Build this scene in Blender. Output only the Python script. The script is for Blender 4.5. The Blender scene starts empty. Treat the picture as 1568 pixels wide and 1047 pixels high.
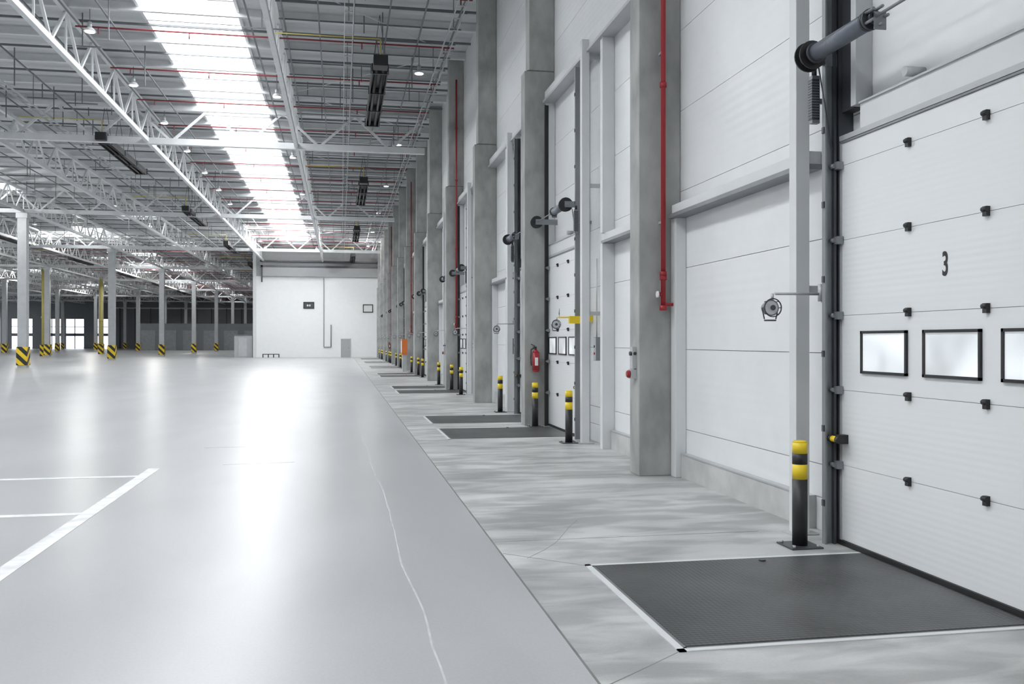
import bpy, math, random
from mathutils import Vector, Matrix
random.seed(4)
sc = bpy.context.scene
sc.view_settings.view_transform = 'Standard'

# ------------------------------------------------------------ materials
def mat(name, col, rough=0.5, metal=0.0, noise=0.0, nscale=3.0, bump=0.0, emis=0.0, spec=0.5,
        rib=0.0, ribaxis='Z', ribfreq=20.0, detail=4.0, rvar=0.0, col2=None, lo=0.35, hi=0.65, nst=(1,1,1), sampled=True):
    m = bpy.data.materials.new(name); m.use_nodes = True
    nt = m.node_tree; N = nt.nodes; L = nt.links
    b = N['Principled BSDF']
    b.inputs['Base Color'].default_value = (*col, 1)
    b.inputs['Roughness'].default_value = rough
    b.inputs['Metallic'].default_value = metal
    b.inputs['Specular IOR Level'].default_value = spec
    tc = N.new('ShaderNodeTexCoord')
    mp = N.new('ShaderNodeMapping'); mp.inputs['Scale'].default_value = nst
    L.new(tc.outputs['Object'], mp.inputs[0])
    nz = N.new('ShaderNodeTexNoise'); nz.inputs['Scale'].default_value = nscale
    nz.inputs['Detail'].default_value = detail
    L.new(mp.outputs[0], nz.inputs['Vector'])
    if noise > 0 or col2:
        r = N.new('ShaderNodeValToRGB')
        c2 = col2 if col2 else tuple(c*(1-noise) for c in col)
        r.color_ramp.elements[0].position = lo; r.color_ramp.elements[0].color = (*c2, 1)
        r.color_ramp.elements[1].position = hi; r.color_ramp.elements[1].color = (*col, 1)
        L.new(nz.outputs['Fac'], r.inputs[0]); L.new(r.outputs[0], b.inputs['Base Color'])
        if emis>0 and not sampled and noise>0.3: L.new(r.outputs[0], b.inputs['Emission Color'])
    if rvar > 0:
        mr = N.new('ShaderNodeMapRange')
        mr.inputs['To Min'].default_value = rough-rvar; mr.inputs['To Max'].default_value = rough+rvar
        L.new(nz.outputs['Fac'], mr.inputs[0]); L.new(mr.outputs[0], b.inputs['Roughness'])
    if rib > 0:
        sx = N.new('ShaderNodeSeparateXYZ'); L.new(tc.outputs['Object'], sx.inputs[0])
        mu = N.new('ShaderNodeMath'); mu.operation = 'MULTIPLY'; mu.inputs[1].default_value = ribfreq*2*math.pi
        L.new(sx.outputs[ribaxis], mu.inputs[0])
        si = N.new('ShaderNodeMath'); si.operation = 'SINE'; L.new(mu.outputs[0], si.inputs[0])
        bp = N.new('ShaderNodeBump'); bp.inputs['Strength'].default_value = rib; bp.inputs['Distance'].default_value = 0.01
        L.new(si.outputs[0], bp.inputs['Height']); L.new(bp.outputs[0], b.inputs['Normal'])
    elif bump > 0:
        bp = N.new('ShaderNodeBump'); bp.inputs['Strength'].default_value = bump; bp.inputs['Distance'].default_value = 0.01
        L.new(nz.outputs['Fac'], bp.inputs['Height']); L.new(bp.outputs[0], b.inputs['Normal'])
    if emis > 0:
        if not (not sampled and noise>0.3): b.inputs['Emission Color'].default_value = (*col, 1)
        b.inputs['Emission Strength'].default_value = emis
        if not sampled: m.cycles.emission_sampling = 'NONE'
    return m

def concrete_floor(name, base, dark, rough, rvar, spec, stretch, s1, s2, amt2, low=0.62, lo2=0.38, hi2=0.62):
    m = bpy.data.materials.new(name); m.use_nodes = True
    nt = m.node_tree; N = nt.nodes; L = nt.links; b = N['Principled BSDF']
    tc = N.new('ShaderNodeTexCoord')
    def noise(scale, st, det=5, dist=0.0):
        mp = N.new('ShaderNodeMapping'); mp.inputs['Scale'].default_value = st
        L.new(tc.outputs['Object'], mp.inputs[0])
        n = N.new('ShaderNodeTexNoise'); n.inputs['Scale'].default_value = scale; n.inputs['Detail'].default_value = det
        n.inputs['Distortion'].default_value = dist
        L.new(mp.outputs[0], n.inputs['Vector']); return n
    def ramp(n, lo, hi, a, c):
        r = N.new('ShaderNodeValToRGB'); r.color_ramp.elements[0].position = lo; r.color_ramp.elements[1].position = hi
        r.color_ramp.elements[0].color = (*a,1); r.color_ramp.elements[1].color = (*c,1)
        L.new(n.outputs['Fac'], r.inputs[0]); return r
    def mix(mode, fac, A, Bc):
        x = N.new('ShaderNodeMix'); x.data_type='RGBA'; x.blend_type = mode; x.inputs['Factor'].default_value = fac
        L.new(A, x.inputs['A']); L.new(Bc, x.inputs['B']); return x.outputs['Result']
    n1 = noise(s1, (1,1,1), 5, 0.0); n2 = noise(s2, stretch, 5, 0.4); n3 = noise(60, (1,1,1), 2)
    c = ramp(n1, 0.3, 0.7, dark, base).outputs[0]
    r2 = ramp(n2, lo2, hi2, (low,low,low), (1.0,1.0,1.0)).outputs[0]
    c = mix('MULTIPLY', amt2, c, r2)
    r3 = ramp(n3, 0.3, 0.7, (0.86,0.86,0.86), (1,1,1)).outputs[0]
    c = mix('MULTIPLY', 0.5, c, r3)
    L.new(c, b.inputs['Base Color'])
    mr = N.new('ShaderNodeMapRange'); mr.inputs['From Min'].default_value=0.3; mr.inputs['From Max'].default_value=0.7
    mr.inputs['To Min'].default_value = rough-rvar; mr.inputs['To Max'].default_value = rough+rvar
    L.new(n1.outputs['Fac'], mr.inputs[0]); L.new(mr.outputs[0], b.inputs['Roughness'])
    b.inputs['Specular IOR Level'].default_value = spec
    return m

M = {}
M['floor'] = concrete_floor('polished_concrete', (0.485,0.49,0.50), (0.435,0.44,0.45), 0.33, 0.02, 0.55, (1,0.3,1), 0.25, 0.9, 0.22)
M['apron'] = concrete_floor('apron_concrete', (0.66,0.66,0.655), (0.44,0.445,0.445), 0.42, 0.06, 0.4, (0.7,1.9,1), 0.9, 1.9, 0.85, 0.6, 0.40, 0.58)
M['joint'] = mat('joint_sealant', (0.22,0.22,0.22), 0.8, noise=0.3)
M['crack'] = mat('hairline_crack', (0.36,0.36,0.36), 0.8, noise=0.3)
M['scuff'] = mat('pale_scuff', (0.58,0.59,0.60), 0.6, noise=0.15, nscale=8)
M['paint'] = mat('worn_floor_paint', (0.85,0.86,0.86), 0.45, col2=(0.62,0.63,0.64), nscale=5, detail=8)
M['panel'] = mat('white_sandwich_panel', (0.77,0.785,0.795), 0.34, rib=0.05, ribfreq=10, noise=0.03)
M['panel2'] = mat('white_end_panel', (0.86,0.875,0.88), 0.5, noise=0.02)
M['doorp'] = mat('white_door_panel', (0.775,0.79,0.80), 0.34, rib=0.03, ribfreq=22)
M['white'] = mat('white_paint', (0.68,0.695,0.705), 0.42, noise=0.04)
M['steel'] = mat('light_grey_steel', (0.50,0.515,0.53), 0.4, metal=0.2, noise=0.1)
M['seam'] = mat('panel_seam', (0.30,0.31,0.32), 0.6, noise=0.1)
M['midsteel'] = mat('mid_grey_steel', (0.25,0.265,0.28), 0.4, metal=0.3, noise=0.15)
M['truss'] = mat('truss_paint', (0.70,0.715,0.725), 0.45, noise=0.08)
M['conc'] = mat('column_concrete', (0.42,0.425,0.41), 0.78, col2=(0.25,0.255,0.25), nscale=1.9, bump=0.35, detail=10, nst=(1.5,1.5,0.8), lo=0.28, hi=0.66)
M['conc2'] = mat('plinth_concrete', (0.55,0.555,0.55), 0.75, noise=0.2, nscale=3, bump=0.2)
M['black'] = mat('black_plastic', (0.02,0.02,0.022), 0.45, noise=0.2)
M['dark'] = mat('dark_steel', (0.075,0.08,0.09), 0.4, metal=0.4, noise=0.2)
M['spring'] = mat('spring_tube', (0.15,0.165,0.20), 0.4, metal=0.2, rib=0.15, ribaxis='Y', ribfreq=45)
M['yellow'] = mat('safety_yellow', (0.85,0.62,0.02), 0.4, noise=0.08)
M['yellow2'] = mat('faded_yellow', (0.60,0.52,0.16), 0.5, noise=0.1)
M['red'] = mat('signal_red', (0.36,0.02,0.03), 0.4, noise=0.1)
M['redpipe'] = mat('sprinkler_red', (0.27,0.04,0.05), 0.5, noise=0.2)
M['orange'] = mat('orange_paint', (0.75,0.2,0.04), 0.4, noise=0.1)
M['roof'] = mat('roof_deck', (0.58,0.60,0.61), 0.5, rib=1.0, ribaxis='Y', ribfreq=3.0)
M['purlin'] = mat('purlin_grey', (0.16,0.17,0.18), 0.5, noise=0.1)
M['sky'] = mat('skylight_polycarbonate', (0.96,0.985,1.0), 0.4, emis=10.0)
M['glass'] = mat('acrylic_window_glow', (0.88,0.92,0.95), 0.12, emis=0.42, noise=0.5, nscale=1.4, detail=2, sampled=False)  # glow stands in for daylight behind the panes, grey noise for reflections
M['lamp'] = mat('lamp_diffuser', (1,0.99,0.97), 0.4, emis=2.5, sampled=False)
M['lens'] = mat('lamp_glass', (0.75,0.78,0.8), 0.1, noise=0.2)
M['greywall'] = mat('grey_wall_panel', (0.17,0.18,0.195), 0.5, noise=0.06)
M['greydoor'] = mat('grey_door', (0.42,0.43,0.44), 0.5, noise=0.05)
M['label'] = mat('label_white', (0.8,0.8,0.8), 0.5, noise=0.05)

def tread():
    m = mat('tread_plate', (0.105,0.108,0.112), 0.42, metal=0.3, noise=0.35, nscale=1.5)
    nt=m.node_tree; N=nt.nodes; L=nt.links; b=N['Principled BSDF']
    tc=N.new('ShaderNodeTexCoord')
    sx=N.new('ShaderNodeSeparateXYZ'); L.new(tc.outputs['Object'], sx.inputs[0])
    def sine(a,f):
        ad=N.new('ShaderNodeMath'); ad.operation=a
        L.new(sx.outputs['X'],ad.inputs[0]); L.new(sx.outputs['Y'],ad.inputs[1])
        mu=N.new('ShaderNodeMath'); mu.operation='MULTIPLY'; mu.inputs[1].default_value=f; L.new(ad.outputs[0],mu.inputs[0])
        s=N.new('ShaderNodeMath'); s.operation='SINE'; L.new(mu.outputs[0],s.inputs[0]); return s
    s1=sine('ADD',95); s2=sine('SUBTRACT',95)
    mx=N.new('ShaderNodeMath'); mx.operation='MULTIPLY'; L.new(s1.outputs[0],mx.inputs[0]); L.new(s2.outputs[0],mx.inputs[1])
    bp=N.new('ShaderNodeBump'); bp.inputs['Strength'].default_value=0.32; bp.inputs['Distance'].default_value=0.005
    L.new(mx.outputs[0],bp.inputs['Height']); L.new(bp.outputs[0],b.inputs['Normal'])
    return m
M['tread']=tread()

def hazard():
    m = mat('hazard_stripes', (0.85,0.62,0.02), 0.45)
    nt=m.node_tree; N=nt.nodes; L=nt.links; b=N['Principled BSDF']
    tc=N.new('ShaderNodeTexCoord'); sx=N.new('ShaderNodeSeparateXYZ'); L.new(tc.outputs['Object'], sx.inputs[0])
    a=N.new('ShaderNodeMath'); a.operation='ADD'; L.new(sx.outputs['X'],a.inputs[0]); L.new(sx.outputs['Z'],a.inputs[1])
    a2=N.new('ShaderNodeMath'); a2.operation='SUBTRACT'; L.new(a.outputs[0],a2.inputs[0]); L.new(sx.outputs['Y'],a2.inputs[1])
    f=N.new('ShaderNodeMath'); f.operation='MULTIPLY'; f.inputs[1].default_value=1.6; L.new(a2.outputs[0],f.inputs[0])
    fr=N.new('ShaderNodeMath'); fr.operation='FRACT'; L.new(f.outputs[0],fr.inputs[0])
    g=N.new('ShaderNodeMath'); g.operation='GREATER_THAN'; g.inputs[1].default_value=0.5; L.new(fr.outputs[0],g.inputs[0])
    mx=N.new('ShaderNodeMix'); mx.data_type='RGBA'
    mx.inputs['A'].default_value=(0.02,0.02,0.02,1); mx.inputs['B'].default_value=(0.85,0.6,0.02,1)
    L.new(g.outputs[0],mx.inputs['Factor']); L.new(mx.outputs['Result'],b.inputs['Base Color'])
    return m
M['hazard']=hazard()

# ------------------------------------------------------------ mesh builder
class B:
    def __init__(s): s.v=[]; s.f=[]; s.m=[]; s.ms=[]; s.sm=[]
    def mi(s,k):
        if k not in s.ms: s.ms.append(k)
        return s.ms.index(k)
    def box(s,x0,x1,y0,y1,z0,z1,k):
        if x0>x1:x0,x1=x1,x0
        if y0>y1:y0,y1=y1,y0
        if z0>z1:z0,z1=z1,z0
        n=len(s.v)
        s.v+= [(x0,y0,z0),(x1,y0,z0),(x1,y1,z0),(x0,y1,z0),(x0,y0,z1),(x1,y0,z1),(x1,y1,z1),(x0,y1,z1)]
        for q in ((0,3,2,1),(4,5,6,7),(0,1,5,4),(1,2,6,5),(2,3,7,6),(3,0,4,7)):
            s.f.append(tuple(n+i for i in q)); s.m.append(s.mi(k)); s.sm.append(False)
    def _ax(s,p,q):
        p=Vector(p);q=Vector(q);d=(q-p).normalized()
        u=d.cross(Vector((0,0,1)))
        if u.length<1e-3:u=Vector((1,0,0))
        u.normalize(); w=d.cross(u).normalized()
        return p,q,u,w
    def beam(s,p,q,a,k,b=None):
        b=b or a
        p,q,u,w=s._ax(p,q); n=len(s.v)
        for e in (p,q):
            for su,sw in ((-1,-1),(1,-1),(1,1),(-1,1)):
                s.v.append(tuple(e+u*su*a/2+w*sw*b/2))
        for r in ((3,2,1,0),(4,5,6,7),(0,1,5,4),(1,2,6,5),(2,3,7,6),(3,0,4,7)):
            s.f.append(tuple(n+i for i in r)); s.m.append(s.mi(k)); s.sm.append(False)
    def cyl(s,p,q,r,k,n=16,r2=None):
        r2=r if r2 is None else r2
        p,q,u,w=s._ax(p,q); o=len(s.v)
        for e,rr in ((p,r),(q,r2)):
            for i in range(n):
                a=2*math.pi*i/n; s.v.append(tuple(e+u*rr*math.cos(a)+w*rr*math.sin(a)))
        for i in range(n):
            j=(i+1)%n
            s.f.append((o+i,o+j,o+n+j,o+n+i)); s.m.append(s.mi(k)); s.sm.append(True)
        s.f.append(tuple(o+i for i in reversed(range(n)))); s.m.append(s.mi(k)); s.sm.append(False)
        s.f.append(tuple(o+n+i for i in range(n))); s.m.append(s.mi(k)); s.sm.append(False)
    def path(s,pts,r,k,n=10):
        for a,b_ in zip(pts[:-1],pts[1:]): s.cyl(a,b_,r,k,n)
    def mesh(s,name,org):
        me=bpy.data.meshes.new(name)
        me.from_pydata([(a-org[0],b-org[1],c-org[2]) for a,b,c in s.v],[],s.f)
        for k in s.ms: me.materials.append(M[k])
        for p,mi,sm in zip(me.polygons,s.m,s.sm): p.material_index=mi; p.use_smooth=sm
        me.update(); return me
    def obj(s,name,org=None,bevel=0):
        if org is None:
            xs=[v[0] for v in s.v];ys=[v[1] for v in s.v];zs=[v[2] for v in s.v]
            org=((min(xs)+max(xs))/2,(min(ys)+max(ys))/2,min(zs))
        o=bpy.data.objects.new(name,s.mesh(name,org)); o.location=org
        sc.collection.objects.link(o)
        if bevel:
            md=o.modifiers.new('bevel','BEVEL'); md.width=bevel; md.segments=2; md.limit_method='ANGLE'
        return o

XW=3.99; YE=92.0; YF=205.0; XL=-90.0; YB=-15.0; ZR=11.0; ZC=9.4
COLS=[3.98+6.56*n for n in range(-2,14)]
WB=XW-0.003

# ------------------------------------------------------------ shell
b=B(); b.box(XL,1.18,YB,YF,-0.3,0,'floor'); b.obj('floor')
b=B(); b.box(1.195,XW+0.3,YB,YE,-0.3,0,'apron'); b.obj('floor_apron')
b=B(); b.box(1.18,1.195,YB,YE,-0.3,-0.002,'joint'); b.obj('trim_floor_joint')
b=B()
b.box(XW+0.03,XW+0.3,YB,YE,0,ZR,'greywall')
zs=[0.0,0.28,0.56,1.50,2.46,3.38,4.34,5.30,6.26,7.22,8.18,9.14,10.10,ZR]
edges=[YB]+[c for c in COLS if YB<c<YE]+[YE]
for y0,y1 in zip(edges[:-1],edges[1:]):
    for z0,z1 in zip(zs[:-1],zs[1:]):
        b.box(XW,XW+0.03,y0+0.003,y1-0.003,z0+0.003,z1-0.003,'panel')
b.obj('wall_right')
b=B(); b.box(XL,XW+0.3,YB-0.3,YB,0,ZR,'panel'); b.obj('wall_back')
b=B(); b.box(XL-0.3,XL,YB,YF,0,ZR,'panel'); b.obj('wall_left')
b=B(); b.box(XL,XW+0.3,YB,YF,ZR,ZR+0.3,'roof'); b.obj('ceiling')

b=B()
b.box(-8.4,XW+0.3,YE,YE+0.3,0,7.9,'panel2'); b.box(-8.4,XW+0.3,YE,YE+0.3,7.9,ZR,'greydoor')
b.box(-8.4,-8.1,YE+0.3,YF,0,ZR,'panel')
b.box(-8.4,-8.1,YE-0.12,YE,0,ZR,'white')
b.box(-7.6,3.6,YE-0.5,YE,7.9,8.75,'greydoor')
b.box(-7.7,3.7,YE-0.55,YE,8.75,8.95,'dark'); b.box(-7.6,-7.45,YE-0.55,YE-0.5,7.3,8.95,'dark')
b.box(-7.7,3.7,YE-0.55,YE,9.3,9.45,'dark')
b.obj('wall_end')
def X_at(px,Y):
    t=(px-784)/1400.0; s=0.1832;c=0.9831
    return Y*(t*c+s)/(c-t*s)
b=B()
xa,xb=X_at(524,YE),X_at(537,YE); b.box(xa,xb,YE-0.06,YE,0,1.75,'greydoor')
b.box(xa-0.06,xa,YE-0.08,YE,0,1.8,'steel');b.box(xb,xb+0.06,YE-0.08,YE,0,1.8,'steel');b.box(xa-0.06,xb+0.06,YE-0.08,YE,1.75,1.82,'steel')
b.cyl((xb-0.12,YE-0.12,0.9),(xb-0.12,YE-0.06,0.9),0.03,'dark'); b.obj('door_1')
def framed(name,x0,x1,z0,z1,fill):
    b=B(); xa,xb=X_at(x0,YE),X_at(x1,YE)
    b.box(xa,xb,YE-0.04,YE-0.005,z0,z1,fill); t=0.08
    b.box(xa,xb,YE-0.08,YE-0.005,z0-t,z0,'black');b.box(xa,xb,YE-0.08,YE-0.005,z1,z1+t,'black')
    b.box(xa-t,xa,YE-0.08,YE-0.005,z0-t,z1+t,'black');b.box(xb,xb+t,YE-0.08,YE-0.005,z0-t,z1+t,'black')
    if fill!='label':
        b.box((xa+xb)/2-0.03,(xa+xb)/2+0.03,YE-0.07,YE-0.005,z0,z1,'black')
        b.box(xa+0.25,xa+0.6,YE-0.06,YE-0.04,z0+0.15,z0+0.32,'label')
    b.obj(name)
framed('window_1',467,481,4.85,5.35,'dark')
framed('notice_board',558,571,4.5,5.15,'label')
b=B(); xp=X_at(497,YE); b.cyl((xp,YE-0.1,1.0),(xp,YE-0.1,7.8),0.03,'midsteel',8); xp=X_at(508,YE); b.path([(xp,YE-0.1,1.0),(xp,YE-0.1,3.2)],0.045,'midsteel',8)
b.box(X_at(497,YE),xp,YE-0.14,YE-0.06,0.97,1.03,'midsteel'); b.obj('wall_conduit')
b=B()
for i in range(4): 
    x=-7.4+i*0.5; b.cyl((x,YE-0.8,0),(x,YE-0.8,0.35),0.05,'black',8)
b.box(-7.4,-5.9,YE-0.84,YE-0.76,0.28,0.35,'black'); b.obj('guard_rail')
b=B(); b.box(-10.2,-8.5,YE+0.4,YE+2.5,0,2.1,'greydoor'); b.box(-10.3,-8.45,YE+0.35,YE+2.6,2.1,2.2,'greywall'); b.box(-9.8,-9.0,YE+0.35,YE+0.4,0.1,1.9,'steel'); b.obj('utility_cabin')

b=B()
ops=[(-74,-69.5),(-67,-63),(-61,-57.5),(-56.5,-53),(-50.5,-48)]
x=XL
for a,c in ops:
    b.box(x,a,YF,YF+0.3,0,ZR,'greywall'); b.box(a,c,YF,YF+0.3,6.2,ZR,'greywall'); 
    b.box(a,c,YF,YF+0.2,2.6,3.2,'greywall')
    b.box((a+c)/2-0.08,(a+c)/2+0.08,YF,YF+0.1,0,6.2,'dark'); b.box(a,c,YF,YF+0.1,4.5,4.62,'dark')
    x=c
b.box(x,-8.1,YF,YF+0.3,0,ZR,'greywall')
for i in range(12):
    b.box(-46+i*3.1,-45.8+i*3.1,YF-0.15,YF,0,8.5,'dark')
b.box(-47,-9,YF-0.12,YF,8.4,8.7,'steel')
b.obj('wall_far')
b=B(); b.box(XL-20,XW,YF+0.3,YF+60,-0.3,-0.02,'floor'); b.obj('ground_outside')
b=B(); b.box(-34,-14,165,165.3,0,4.6,'greywall'); 
for i in range(6): b.box(-33.5+i*3.4,-31.2+i*3.4,164.93,165,0,3.4,'midsteel')
b.obj('partition_wall')

# ------------------------------------------------------------ skylights
def skylight(xc,w,y0,y1,name='skylight'):
    b=B(); b.box(xc-w/2,xc+w/2,y0,y1,ZR-0.03,ZR-0.005,'sky')
    b.box(xc-w/2-0.08,xc-w/2,y0,y1,ZR-0.12,ZR-0.002,'white'); b.box(xc+w/2,xc+w/2+0.08,y0,y1,ZR-0.12,ZR-0.002,'white')
    y=y0
    while y<=y1+0.01: b.box(xc-w/2,xc+w/2,y-0.04,y+0.04,ZR-0.12,ZR-0.03,'steel'); y+=(1.95 if y1-y0>10 else y1-y0)
    b.obj(name)
skylight(-4.2,2.6,-13,88)
skylight(-20.8,2.6,-13,50)  # this and the next long strips are unseen, kept to light the hall
skylight(-37.3,2.6,-13,92)
skylight(-53.8,2.6,-13,130)
skylight(-70.3,2.6,-13,200)
for xx,y0 in ((-20.4,58),(-14.8,70),(-26,86)):
    y=y0
    while y<195:
        skylight(xx,2.4,y,y+2.2); y+=21.6

# ------------------------------------------------------------ trusses
TY=[16.0+21.6*i for i in range(-1,9)]
def long_truss(X,y0,y1):
    b=B(); zt=ZR-0.35
    b.box(X-0.07,X+0.07,y0,y1,ZC-0.08,ZC+0.08,'truss')
    b.box(X-0.07,X+0.07,y0,y1,zt-0.07,zt+0.07,'truss')
    p=2.7; y=y0
    while y+p<=y1:
        b.beam((X,y,ZC),(X,y+p/2,zt),0.075,'truss'); b.beam((X,y+p/2,zt),(X,y+p,ZC),0.075,'truss')
        b.beam((X,y+p/2,ZC),(X,y+p/2,zt),0.05,'truss')
        y+=p
    b.obj('roof_truss_longitudinal',(X,y0,ZC))
lx=-1.75
while lx>-76:
    long_truss(lx,YB,YE-0.6 if lx>-8.3 else YF-0.2); lx-=5.65
def cross_truss(Y,x0,x1):
    b=B(); zt=ZR-0.3
    b.box(x0,x1,Y-0.12,Y+0.12,ZC-0.14,ZC+0.1,'truss'); b.box(x0,x1,Y-0.09,Y+0.09,zt-0.09,zt+0.09,'truss')
    p=5.65/2; x=x1-0.0
    while x-p>=x0:
        b.beam((x,Y,zt),(x-p/2,Y,ZC),0.09,'truss'); b.beam((x-p/2,Y,ZC),(x-p,Y,zt),0.09,'truss'); x-=p
    b.obj('roof_truss_cross',(x0,Y,ZC))
for Y in TY:
    if Y<YE: cross_truss(Y,-76,3.38)
    elif Y<YF: cross_truss(Y,-76,-8.5)

b=B(); y=YB+1.35; i=0
while y<YF:
    x1=XW-0.02 if y<YE else -8.5
    if i%2==0:
        b.box(-76,x1,y-0.06,y+0.06,ZR-0.26,ZR-0.22,'truss'); b.box(-76,x1,y-0.015,y+0.015,ZR-0.22,ZR-0.02,'truss')
    else:
        b.box(-76,x1,y-0.03,y+0.03,ZR-0.2,ZR-0.14,'purlin')
    y+=1.35; i+=1
b.obj('roof_purlins')
b=B()
x=3.2
while x>-60:
    if not(-5.7<x<-2.8): b.beam((x,YB,ZR-0.5),(x,(YE if x>-8.3 else YF)-1,ZR-0.5),0.04,'purlin')
    x-=0.95 if x>-8 else 1.9
y=YB+2
while y<YE-1: 
    b.beam((-1.7,y,ZR-0.45),(3.4,y,ZR-0.45),0.035,'purlin'); y+=1.35
for Y in range(-10,88,11):
    b.beam((-1.7,Y,ZR-0.42),(3.4,Y+5.5,ZR-0.42),0.02,'truss'); b.beam((3.4,Y+5.5,ZR-0.42),(-1.7,Y+11,ZR-0.42),0.02,'truss')
for k in range(900):
    x=random.uniform(-55,3.0); y=random.uniform(10,150)
    if -5.8<x<-2.7: continue
    if x>-8 and y>YE-2: continue
    z=ZR-random.uniform(0.5,1.4)
    b.beam((x,y,ZR-0.02),(x,y,z),0.03,'purlin')
    if k%3==0: b.beam((x-0.5,y,z),(x+0.5,y,z),0.035,'purlin')
b.obj('roof_bracing_rods')
b=B()
y=YB+3
while y<YF-2:
    x1=3.3 if y<YE-1 else -9
    b.cyl((-7.2 if y<YE-1 else -30,y,ZR-0.72),(x1,y,ZR-0.72),0.026,'redpipe',8)
    if y<YE-1:
        for k in range(5):
            xx=3-k*2.4; b.cyl((xx,y,ZR-0.72),(xx,y,ZR-0.9),0.018,'redpipe',6)
    y+=3.9
b.obj('sprinkler_pipes')
for xt in (0.2,2.9,-10.6):
    b=B(); b.box(xt-0.12,xt-0.1,YB+0.1,YE-1,9.75,9.81,'steel'); b.box(xt+0.1,xt+0.12,YB+0.1,YE-1,9.75,9.81,'steel')
    y=YB+0.2
    while y<YE-1:
        b.box(xt-0.1,xt+0.1,y,y+0.04,9.75,9.77,'steel'); y+=0.9
    y=YB+1
    while y<YE-1:
        b.beam((xt,y,9.8),(xt,y,ZR-0.01),0.02,'purlin'); y+=5.4
    b.obj('cable_tray')

lb=B()
lb.cyl((0,0,0.0),(0,0,0.02),0.13,'lamp',16); lb.cyl((0,0,0.02),(0,0,0.12),0.17,'white',16,0.09)
lb.cyl((0,0,0.12),(0,0,0.28),0.06,'steel',12); lb.cyl((0,0,0.28),(0,0,0.88),0.012,'purlin',6)
lm=lb.mesh('high_bay_lamp',(0,0,0))
def plight(W):
    l=bpy.data.lights.new('fill_light','POINT'); l.energy=W; l.shadow_soft_size=0.15; l.color=(1,0.99,0.97)  # added fill, set under chosen lamps to brighten end wall and left hall
    o=bpy.data.objects.new('fill_light',l); sc.collection.objects.link(o); return o
def lamp(x,y,W=0):
    o=bpy.data.objects.new('high_bay_lamp',lm); o.location=(x,y,10.1); sc.collection.objects.link(o)
    if W:
        p=plight(W); p.parent=o; p.location=(0,0,-0.2)
for X,ys,st in ((-6.8,0,5.4),(2.45,2.3,10.8),(-2.2,6,10.8),(-14,2,10.8),(-22,2,10.8),(-31,0,10.8),(-40,2,10.8),(-49,0,10.8)):
    y=5.3+ys; k=0
    while y<(YE-4 if X>-8 else 175):
        if X>-8 or y>-X*2.2:
            W=0
            if X in(-6.8,-2.2,2.45) and 74<y<85: W=430
            if X in(-22,-40) and k%3==0: W=950
            lamp(X,y,W); k+=1
        y+=st

def heater(X,y0,y1):
    b=B(); z=9.3
    b.box(X-0.24,X+0.24,y0,y1,z+0.16,z+0.2,'dark')
    for s in(-1,1):
        b.beam((X+s*0.22,y0,z+0.08),(X+s*0.22,y1,z+0.08),0.03,'black',0.22)
    b.cyl((X-0.1,y0,z+0.05),(X-0.1,y1,z+0.05),0.05,'black',10); b.cyl((X+0.1,y0,z+0.05),(X+0.1,y1,z+0.05),0.05,'black',10)
    b.box(X-0.2,X+0.2,y0-0.5,y0,z,z+0.3,'black'); b.box(X-0.26,X+0.26,y1,y1+0.08,z-0.02,z+0.25,'black')
    y=y0+0.3
    while y<y1:
        b.beam((X-0.2,y,z+0.2),(X,y,ZR-0.02),0.018,'purlin'); b.beam((X+0.2,y,z+0.2),(X,y,ZR-0.02),0.018,'purlin'); 
        b.box(X-0.26,X+0.26,y-0.03,y+0.03,z-0.02,z+0.22,'dark'); y+=2.2
    b.path([(X,y0-0.3,z+0.3),(X,y0-0.3,10.1),(X-3.0,y0-0.3,10.1)],0.02,'yellow2',8)
    b.obj('radiant_heater')
for X,o in ((1.1,0),(-9.05,11.5),(-25,8)):
    for k in range(-1,4 if X>-5 else 7):
        y0=26.3+o+19.4*k
        if y0+7<YE or X<-9: heater(X,y0,y0+6.8)

# ------------------------------------------------------------ wall columns
def column(c,xf):
    b=B(); b.box(xf,WB,c-0.175,c+0.175,0,6.7,'conc'); b.box(xf+0.05,WB,c-0.165,c+0.165,6.7,6.72,'joint')
    b.box(3.5,WB,c-0.175,c+0.175,6.72,ZR-0.01,'conc')
    b.obj('concrete_column',bevel=0.012)
for i,c in enumerate(COLS):
    if c<YE: column(c,3.47 if i in(2,3) else 3.41)

def red_pipe(c,z0):
    b=B(); x=3.74;y=c-0.26
    b.cyl((x,y,z0),(x,y,10.2),0.028,'red',12)
    for z in (z0+0.02,z0+0.42,2.35,4.62,6.9,8.6): b.cyl((x,y,z-0.03),(x,y,z+0.03),0.042,'red',12)
    b.cyl((x,y,z0+0.18),(x-0.06,y,z0+0.18),0.022,'red',10); b.cyl((x-0.06,y,z0+0.18),(x-0.08,y,z0+0.18),0.04,'label',10)
    b.cyl((x,y,z0+0.06),(x+0.12,y,z0+0.06),0.02,'red',10)
    for z in (3.0,5.0,7.5,9.5): b.box(x-0.03,x+0.03,y,c-0.176,z-0.015,z+0.015,'steel')
    b.obj('standpipe')
for n in (1,4,7,10): red_pipe(3.98+6.56*n,1.97)

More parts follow.
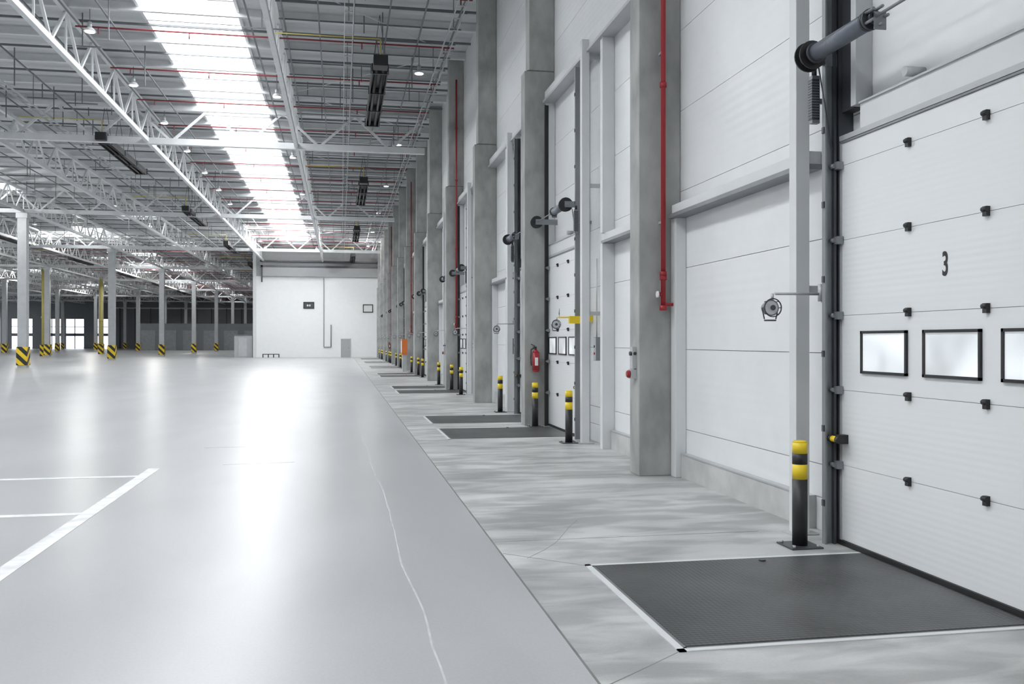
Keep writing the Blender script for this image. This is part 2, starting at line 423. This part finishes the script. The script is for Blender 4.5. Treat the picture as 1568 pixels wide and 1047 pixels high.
def bay(c0,c1,doorlow,dnear):
    a0=c0+0.177; a1=c1-0.177; xf0,xf1=3.78,WB
    c=c0 if doorlow else c1; s=1 if doorlow else -1
    pd=c+s*dnear
    b=B()
    b.box(3.69,3.81,pd-0.06,pd+0.06,0,6.3,'white'); b.box(3.64,3.88,pd-0.1,pd+0.1,0,0.015,'steel')
    b.box(3.8,xf1,a0,a1,6.15,6.32,'white'); b.box(3.76,xf1,a0,a1,6.10,6.15,'steel')
    b.box(3.80,xf1,c+s*0.18,c+s*0.23,0,6.10,'white')
    for z in (2.0,4.0,6.0): b.box(3.81,xf1,pd-0.03,pd+0.03,z,z+0.06,'steel')
    b.obj('steel_door_frame',bevel=0.004)
    i0=pd+s*(0.07 if dnear<3.2 else 0.75); i1=(a1-0.10 if doorlow else a0+0.10)
    b=B(); lo,hi=min(i0,i1),max(i0,i1)
    b.box(3.84,xf1,lo,hi,3.09,3.20,'white'); b.box(3.80,xf1,lo-0.02,hi+0.02,3.045,3.09,'midsteel')
    e=i1; b.box(3.86,xf1,e-0.08,e+0.08,0,3.045,'white')
    if dnear>=3.2:
        b.box(3.80,xf1,i0-0.06,i0+0.06,0,3.045,'white'); b.box(3.80,xf1,i0-0.06,i0+0.06,3.2,6.1,'white')
    b.obj('infill_frame',bevel=0.004)
    b=B(); b.box(3.925,xf1,lo+0.085,hi-0.085,0,0.27,'conc2'); b.box(3.915,xf1,lo+0.085,hi-0.085,0.27,0.285,'steel'); b.obj('baseboard_right')

# ------------------------------------------------------------ dock door
HZ=[0.04,0.627,1.215,1.80,2.39,2.975,3.15]
def dock_door(c,s,num):
    y0=c+s*0.235; y1=c+s*2.635
    e=bpy.data.objects.new('dock_door',None); e.location=(3.87,(y0+y1)/2,0); sc.collection.objects.link(e)
    def add(b,name,bevel=0):
        o=b.obj(name,bevel=bevel); o.parent=e; o.location=Vector(o.location)-Vector(e.location); return o
    b=B()
    for i in range(6):
        b.box(3.875,3.92,y0,y1,HZ[i]+0.0018,HZ[i+1]-0.0018,'doorp')
    b.box(3.882,3.92,y0,y1,0.03,3.13,'seam')
    b.box(3.86,3.92,y0,y1,0.0,0.04,'black'); b.box(3.865,3.92,y0,y1,3.15,3.165,'midsteel')
    b.box(3.868,3.875,y1-s*0.0,y1-s*0.03,0.04,3.15,'steel')
    add(b,'leaf',bevel=0.0)
    b=B()
    for z in HZ[1:6]:
        for d in (1.74,0.96):
            y=c+s*d; b.box(3.848,3.875,y-0.018,y+0.018,z-0.03,z+0.03,'black'); b.cyl((3.852,y-0.022,z+0.012),(3.852,y+0.022,z+0.012),0.016,'black',10)
        for y in (y1-s*0.02,y0+s*0.03):
            b.box(3.82,3.87,y-0.03,y+0.03,z-0.03,z+0.03,'midsteel'); b.cyl((3.81,y+s*0.0,z),(3.81,y+s*0.05,z),0.018,'midsteel',10)
    add(b,'hinges')
    b=B()
    for d0,d1 in ((1.76,2.33),(1.01,1.58),(0.26,0.83)):
        a,d=sorted((c+s*d0,c+s*d1)); z0,z1=1.355,1.675;t=0.02
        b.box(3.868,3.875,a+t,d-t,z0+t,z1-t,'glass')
        b.box(3.857,3.876,a,d,z0,z0+t,'black');b.box(3.857,3.876,a,d,z1-t,z1,'black')
        b.box(3.857,3.876,a,a+t,z0,z1,'black');b.box(3.857,3.876,d-t,d,z0,z1,'black')
    add(b,'windows')
    b=B()
    k1='midsteel'; k2='dark' if s>0 else 'steel'
    yy,sg=y1,s
    b.box(3.76,3.90,yy+sg*0.035,yy+sg*0.05,0,6.05,k1)
    b.box(3.745,3.76,yy-sg*0.0,yy+sg*0.05,0,6.05,'midsteel')
    b.box(3.82,3.84,yy+sg*0.0,yy+sg*0.035,0,6.05,k2)
    b.box(3.86,WB,yy+sg*0.002,yy+sg*0.07,0,6.05,k2)
    b.box(3.89,WB,yy-sg*0.16,yy,3.40,6.05,'dark' if s>0 else 'midsteel')
    b.box(3.85,WB,yy-sg*0.26,yy-sg*0.19,3.40,6.05,'steel')
    b.cyl((3.79,yy-sg*0.02,3.1),(3.7,yy+sg*0.02,3.75),0.006,'dark',6)
    z=0.3
    while z<6: b.box(3.735,3.745,yy+sg*0.01,yy+sg*0.04,z,z+0.05,'dark'); z+=0.587
    kc='black' if s<0 else 'midsteel'
    b.box(3.80,3.86,y0,y0-s*0.012,0,6.05,kc); b.box(3.78,3.80,y0+s*0.04,y0-s*0.0,0,6.05,kc)
    add(b,'tracks')
    b=B()
    b.box(3.88,WB,y0,y1-s*0.27,3.21,3.40,'white'); b.box(3.865,WB,y0,y1-s*0.0,3.17,3.21,'steel'); b.box(3.865,WB,y0,y1-s*0.27,3.40,3.415,'steel')
    b.cyl((3.84,c+s*1.75,3.47),(WB,c+s*1.75,3.47),0.035,'steel',16)
    add(b,'lintel')
    b=B(); X,Z=3.6,3.82; ys=c+s*0.3; ye=c+s*2.72
    b.cyl((X,ys,Z),(X,ye,Z),0.011,'midsteel',10)
    b.cyl((X,c+s*1.80,Z),(X,c+s*2.52,Z),0.064,'spring',24)
    for d,r in ((1.72,0.045),(1.76,0.075),(1.80,0.07),(2.50,0.08)): b.cyl((X,c+s*d,Z),(X,c+s*(d+0.025),Z),r,'dark',18)
    for d in (2.56,0.32):
        b.cyl((X,c+s*d,Z),(X,c+s*(d+0.015),Z),0.11,'black',24); b.cyl((X,c+s*(d+0.015),Z),(X,c+s*(d+0.07),Z),0.085,'dark',24); b.cyl((X,c+s*(d+0.07),Z),(X,c+s*(d+0.085),Z),0.115,'black',24)
        b.box(X-0.03,WB,c+s*(d+0.10),c+s*(d+0.108),Z-0.05,Z+0.05,'midsteel')
    b.box(X-0.02,X+0.07,c+s*1.70,c+s*1.71,Z-0.09,Z+0.03,'midsteel')
    for k in range(5):
        a=k*math.pi*2/5; b.cyl((X+0.06*math.cos(a),c+s*1.66,Z+0.06*math.sin(a)),(X+0.06*math.cos(a),c+s*1.77,Z+0.06*math.sin(a)),0.011,'midsteel',6)
    add(b,'spring_shaft')
    b=B(); y=c+s*2.78
    b.box(3.70,3.765,y-0.025,y+0.025,3.34,3.72,'midsteel'); b.box(3.695,3.76,y-0.03,y+0.03,3.37,3.69,'dark')
    for k in range(14): b.box(3.692,3.763,y-0.032,y+0.032,3.385+k*0.0215,3.392+k*0.0215,'midsteel')
    b.cyl((3.73,y,3.72),(3.73,y,3.78),0.02,'black',14); b.box(3.765,WB,y-0.015,y+0.015,3.5,3.54,'midsteel')
    add(b,'drive_motor')
    b=B(); y=c+s*2.56
    b.box(3.80,3.875,y-0.04,y+0.03,0.80,0.87,'black'); b.cyl((3.79,y-0.03,0.835),(3.79,y+0.05,0.835),0.024,'yellow',12); b.cyl((3.79,y+0.05,0.835),(3.79,y+0.08,0.835),0.03,'black',12); b.cyl((3.79,y-0.07,0.835),(3.79,y-0.03,0.835),0.032,'black',12)
    add(b,'latch')
    if num:
        cu=bpy.data.curves.new('n','FONT'); cu.body=num; cu.size=0.22; cu.extrude=0.001; cu.offset=0.004
        t=bpy.data.objects.new('tmp',cu); sc.collection.objects.link(t)
        dg=bpy.context.evaluated_depsgraph_get(); me=bpy.data.meshes.new_from_object(t.evaluated_get(dg))
        bpy.data.objects.remove(t)
        me.materials.clear(); me.materials.append(M['black'])
        o=bpy.data.objects.new('door_number',me); sc.collection.objects.link(o)
        R=Matrix(((0,0,-1),(-0.62,0,0),(0,1,0))).to_4x4()
        o.parent=e; o.matrix_local=Matrix.Translation(Vector((3.873,c+s*1.0+ (0.36+0.035 if s>0 else 0.0),2.03))-e.location)@R

bb=B(); r=0.058
bb.box(-0.13,0.13,-0.13,0.13,0,0.012,'dark')
for x in (-0.1,0.1):
    for y in (-0.1,0.1): bb.cyl((x,y,0.012),(x,y,0.03),0.012,'steel',8)
bb.cyl((0,0,0.012),(0,0,0.525),r,'black',28); bb.cyl((0,0,0.525),(0,0,0.64),r,'yellow',28)
bb.cyl((0,0,0.64),(0,0,0.725),r,'black',28); bb.cyl((0,0,0.725),(0,0,0.81),r,'yellow',28); bb.cyl((0,0,0.81),(0,0,0.822),r,'yellow',28,r*0.8)
bm_=bb.mesh('bollard',(0,0,0))
def bollard(x,y):
    o=bpy.data.objects.new('bollard',bm_); o.location=(x,y,0.001); sc.collection.objects.link(o)

def leveller(c,s):
    b=B(); y0,y1=sorted((c+s*0.52,c+s*2.30))
    b.box(1.77,3.84,y0+0.02,y1-0.02,0.0,0.010,'tread')
    b.box(1.71,1.75,y0-0.04,y1+0.04,0.0,0.006,'white')
    b.box(1.75,1.77,y0,y1,0,0.005,'joint')
    b.box(1.71,3.85,y0-0.04,y0,0,0.006,'white'); b.box(1.71,3.85,y1,y1+0.04,0,0.006,'white')
    b.box(1.75,3.85,y0,y0+0.02,0,0.005,'joint'); b.box(1.75,3.85,y1-0.02,y1,0,0.005,'joint')
    b.cyl((3.0,y1-0.1,0.010),(3.0,y1-0.1,0.02),0.025,'dark',10)
    b.obj('dock_leveller')

def dock_light(c,s,col):
    y=c+s*2.84; z=1.98; b=B()
    b.box(3.84,WB,y-0.03,y+0.03,z-0.07,z+0.07,col); b.cyl((3.82,y,z-0.06),(3.82,y,z+0.08),0.022,col,12)
    if col=='yellow':
        b.box(3.60,3.80,y-0.04,y+0.04,z-0.1,z+0.02,col)
    b.cyl((3.82,y,z),(3.42,y,z),0.012,col,10); b.cyl((3.40,y,z),(3.40,y,z-0.05),0.012,'steel',8)
    zc=z-0.115; yl=y
    b.cyl((3.38,yl-0.02,zc),(3.38,yl+0.07,zc),0.066,'midsteel',24,0.045); b.cyl((3.38,yl-0.024,zc),(3.38,yl-0.02,zc),0.055,'lens',24)
    n=20
    for i in range(n):
        a=2*math.pi*i/n;a2=2*math.pi*(i+1)/n
        b.cyl((3.38+0.072*math.cos(a),yl-0.05,zc+0.072*math.sin(a)),(3.38+0.072*math.cos(a2),yl-0.05,zc+0.072*math.sin(a2)),0.005,'dark',6)
    for i in range(8):
        a=2*math.pi*i/8
        b.cyl((3.38+0.072*math.cos(a),yl-0.05,zc+0.072*math.sin(a)),(3.38+0.068*math.cos(a),yl,zc+0.068*math.sin(a)),0.004,'dark',6)
    b.cyl((3.38,yl-0.05,zc),(3.38,yl-0.055,zc),0.022,'dark',16)
    for k in (-0.07,0.07): b.cyl((3.38+k,yl,zc+0.0),(3.38+k*0.7,yl,zc-0.09),0.005,'dark',6)
    b.cyl((3.33,yl,zc-0.1),(3.43,yl,zc-0.1),0.007,'dark',6)
    b.obj('dock_light')

def ctrl_box(x,y,z,h,k='midsteel'):
    b=B(); b.box(x,WB,y-0.07,y+0.07,z,z+h,k); b.box(x-0.004,x,y-0.06,y+0.06,z+0.01,z+h-0.01,'steel' if k!='white' else 'label')
    b.cyl((x-0.015,y,z+h*0.6),(x-0.004,y,z+h*0.6),0.02,'black',10); b.cyl((x-0.015,y,z+h*0.3),(x-0.004,y,z+h*0.3),0.02,'red',10)
    b.cyl((x+0.03,y,z+h),(x+0.03,y,z+h+1.2),0.01,'steel',8)
    b.obj('door_control_box')

num={ (0,1):'3',(2,-1):'4',(2,1):'5'}
for n in range(-2,13):
    c=3.98+6.56*n
    if n%2==0 and c<YE-4:
        for s in (1,-1):
            if c+s*2.7<YB+1: continue
            dock_door(c,s,num.get((n,s),''))
            leveller(c,s)
            bollard(3.52,c+s*(2.62 if (n,s)==(0,1) else 3.15))
            if s<0: bollard(3.57,c+s*0.37)
            dock_light(c,s,'yellow' if (n,s)==(2,-1) else 'steel')
            if (n,s)==(0,1): ctrl_box(3.92,c+2.86,0.98,0.24,'white')
            else: ctrl_box(3.82,c+s*3.58,1.3,0.36)
for n in range(-2,13):
    c0=3.98+6.56*n; c1=c0+6.56
    if c1<YE: bay(c0,c1,n%2==0,3.06 if n==0 else 3.25)

def sw(y,x=3.47,z=1.15):
    b=B(); b.box(x-0.05,x-0.001,y-0.04,y+0.06,z+0.12,z+0.38,'steel'); b.cyl((x-0.02,y-0.05,z+0.3),(x-0.02,y-0.04,z+0.3),0.02,'dark',12); b.cyl((x-0.075,y,z+0.3),(x-0.05,y,z+0.3),0.025,'dark',12)
    b.box(x-0.07,x-0.001,y-0.05,y+0.06,z,z+0.11,'steel'); b.cyl((x-0.1,y,z+0.055),(x-0.07,y,z+0.055),0.045,'red',14); b.cyl((x-0.11,y,z+0.055),(x-0.1,y,z+0.055),0.035,'red',14)
    b.obj('emergency_switch')
sw(10.50); sw(30.22,3.41); sw(49.9,3.41)
def extinguisher(x,y):
    b=B(); z=1.02
    b.cyl((x,y,z),(x,y,z+0.03),0.05,'red',18,0.068); b.cyl((x,y,z+0.03),(x,y,z+0.36),0.068,'red',20); b.cyl((x,y,z+0.36),(x,y,z+0.42),0.068,'red',20,0.028)
    b.cyl((x,y,z+0.42),(x,y,z+0.46),0.02,'black',10); b.box(x-0.06,x+0.02,y-0.012,y+0.012,z+0.46,z+0.475,'black'); b.beam((x-0.01,y,z+0.48),(x-0.09,y,z+0.52),0.016,'black')
    b.path([(x-0.02,y,z+0.45),(x-0.09,y,z+0.42),(x-0.095,y,z+0.25),(x-0.085,y,z+0.12)],0.011,'black',8)
    b.box(x-0.03,x+0.03,y-0.072,y-0.066,z+0.12,z+0.27,'label'); b.box(x-0.02,x+0.02,y+0.05,y+0.11,z+0.2,z+0.24,'steel')
    b.obj('fire_extinguisher')
extinguisher(3.60,16.81)
extinguisher(3.6,10.54+6.56*9-0.28)
b=B(); b.box(3.1,3.39,47.5,48.3,0.9,1.7,'orange'); b.box(3.09,3.1,47.6,48.2,1.0,1.6,'label'); b.box(3.15,3.35,47.6,48.2,0.0,0.9,'steel'); b.obj('orange_cabinet')

def icol(x,y,guard=True,top=ZC-0.17):
    b=B(); b.box(-0.25+x,0.25+x,y-0.25,y+0.25,0,top,'steel'); b.box(x-0.32,x+0.32,y-0.32,y+0.32,top-0.3,top,'steel')
    if guard:
        t=0.30; g=0.255
        b.box(x-t,x+t,y-t,y-g,0.15,1.25,'hazard'); b.box(x-t,x+t,y+g,y+t,0.15,1.25,'hazard')
        b.box(x-t,x-g,y-g,y+g,0.15,1.25,'hazard'); b.box(x+g,x+t,y-g,y+g,0.15,1.25,'hazard')
    b.obj('interior_column',(x,y,0))
for X in (-18.7,-41.3,-63.9):
    for Y in TY:
        if Y<YF and Y+21.6>0:
            icol(X,Y)
for X in (-30,-52.6):
    for Y in TY[5:]:
        icol(X,Y)
for (x,y) in ((-31,104.5),(-28.9,119.5)):
    b=B(); b.cyl((x,y,0),(x,y,ZC-0.2),0.2,'yellow2',16); b.box(x-0.3,x+0.3,y-0.3,y+0.3,0,1.2,'hazard'); b.cyl((x,y,4),(x,y,4.2),0.26,'yellow2',16); b.obj('yellow_downpipe')

b=B()
def line(x0,x1,y0,y1): b.box(x0,x1,y0,y1,0.0005,0.002,'paint')
line(-2.37,-2.23,-4,12.1)
for y in (11.45,9.05,6.65,4.25): 
    line(-8,-2.37,y-0.06,y+0.06)
b.obj('floor_markings')
b=B()
for n in range(0,12):
    c=3.98+6.56*n
    b.beam((1.2,c+(3.2 if n%2==0 else -0.0),0.0005),(3.45,c+(3.2 if n%2==0 else 0),0.0005),0.007,'crack',0.002)
for c,s in ((3.98,1),(17.1,-1),(17.1,1)):
    for d,e in ((0.49,0.1),(2.33,2.8)):
        b.beam((1.71,c+s*d,0.0006),(1.2,c+s*e,0.0006),0.006,'crack',0.002)
def crack(x,y,L,ang,w,k='crack',wig=0.06):
    p=Vector((x,y,0.0007)); n=int(L/0.3)
    for i in range(n):
        a=ang+random.uniform(-wig,wig); q=p+Vector((math.cos(a),math.sin(a),0))*0.3
        b.beam(p,q,w,k,0.0015); p=q
crack(0.50,3.0,8,math.pi/2+0.01,0.012,'scuff',0.05); crack(0.40,11.0,12,math.pi/2,0.012,'scuff',0.05)
crack(-1.5,12.3,0.9,0.1,0.005); crack(-2.0,14.3,0.8,0.1,0.005); crack(1.35,6.6,1.6,1.1,0.004,wig=0.2)
b.obj('trim_apron_joints')

w=bpy.data.worlds.new('World'); sc.world=w; w.use_nodes=True
bg=w.node_tree.nodes['Background']; bg.inputs[0].default_value=(0.9,0.95,1,1); bg.inputs[1].default_value=3.0

cam=bpy.data.cameras.new('cam'); co=bpy.data.objects.new('camera',cam); sc.collection.objects.link(co)
cam.sensor_width=36; cam.lens=36*1400/1568; cam.clip_end=500
co.location=(0,0,1.6); co.rotation_euler=(math.radians(90),0,-math.atan(262/1400))
cam.shift_y=-0.001
sc.camera=co
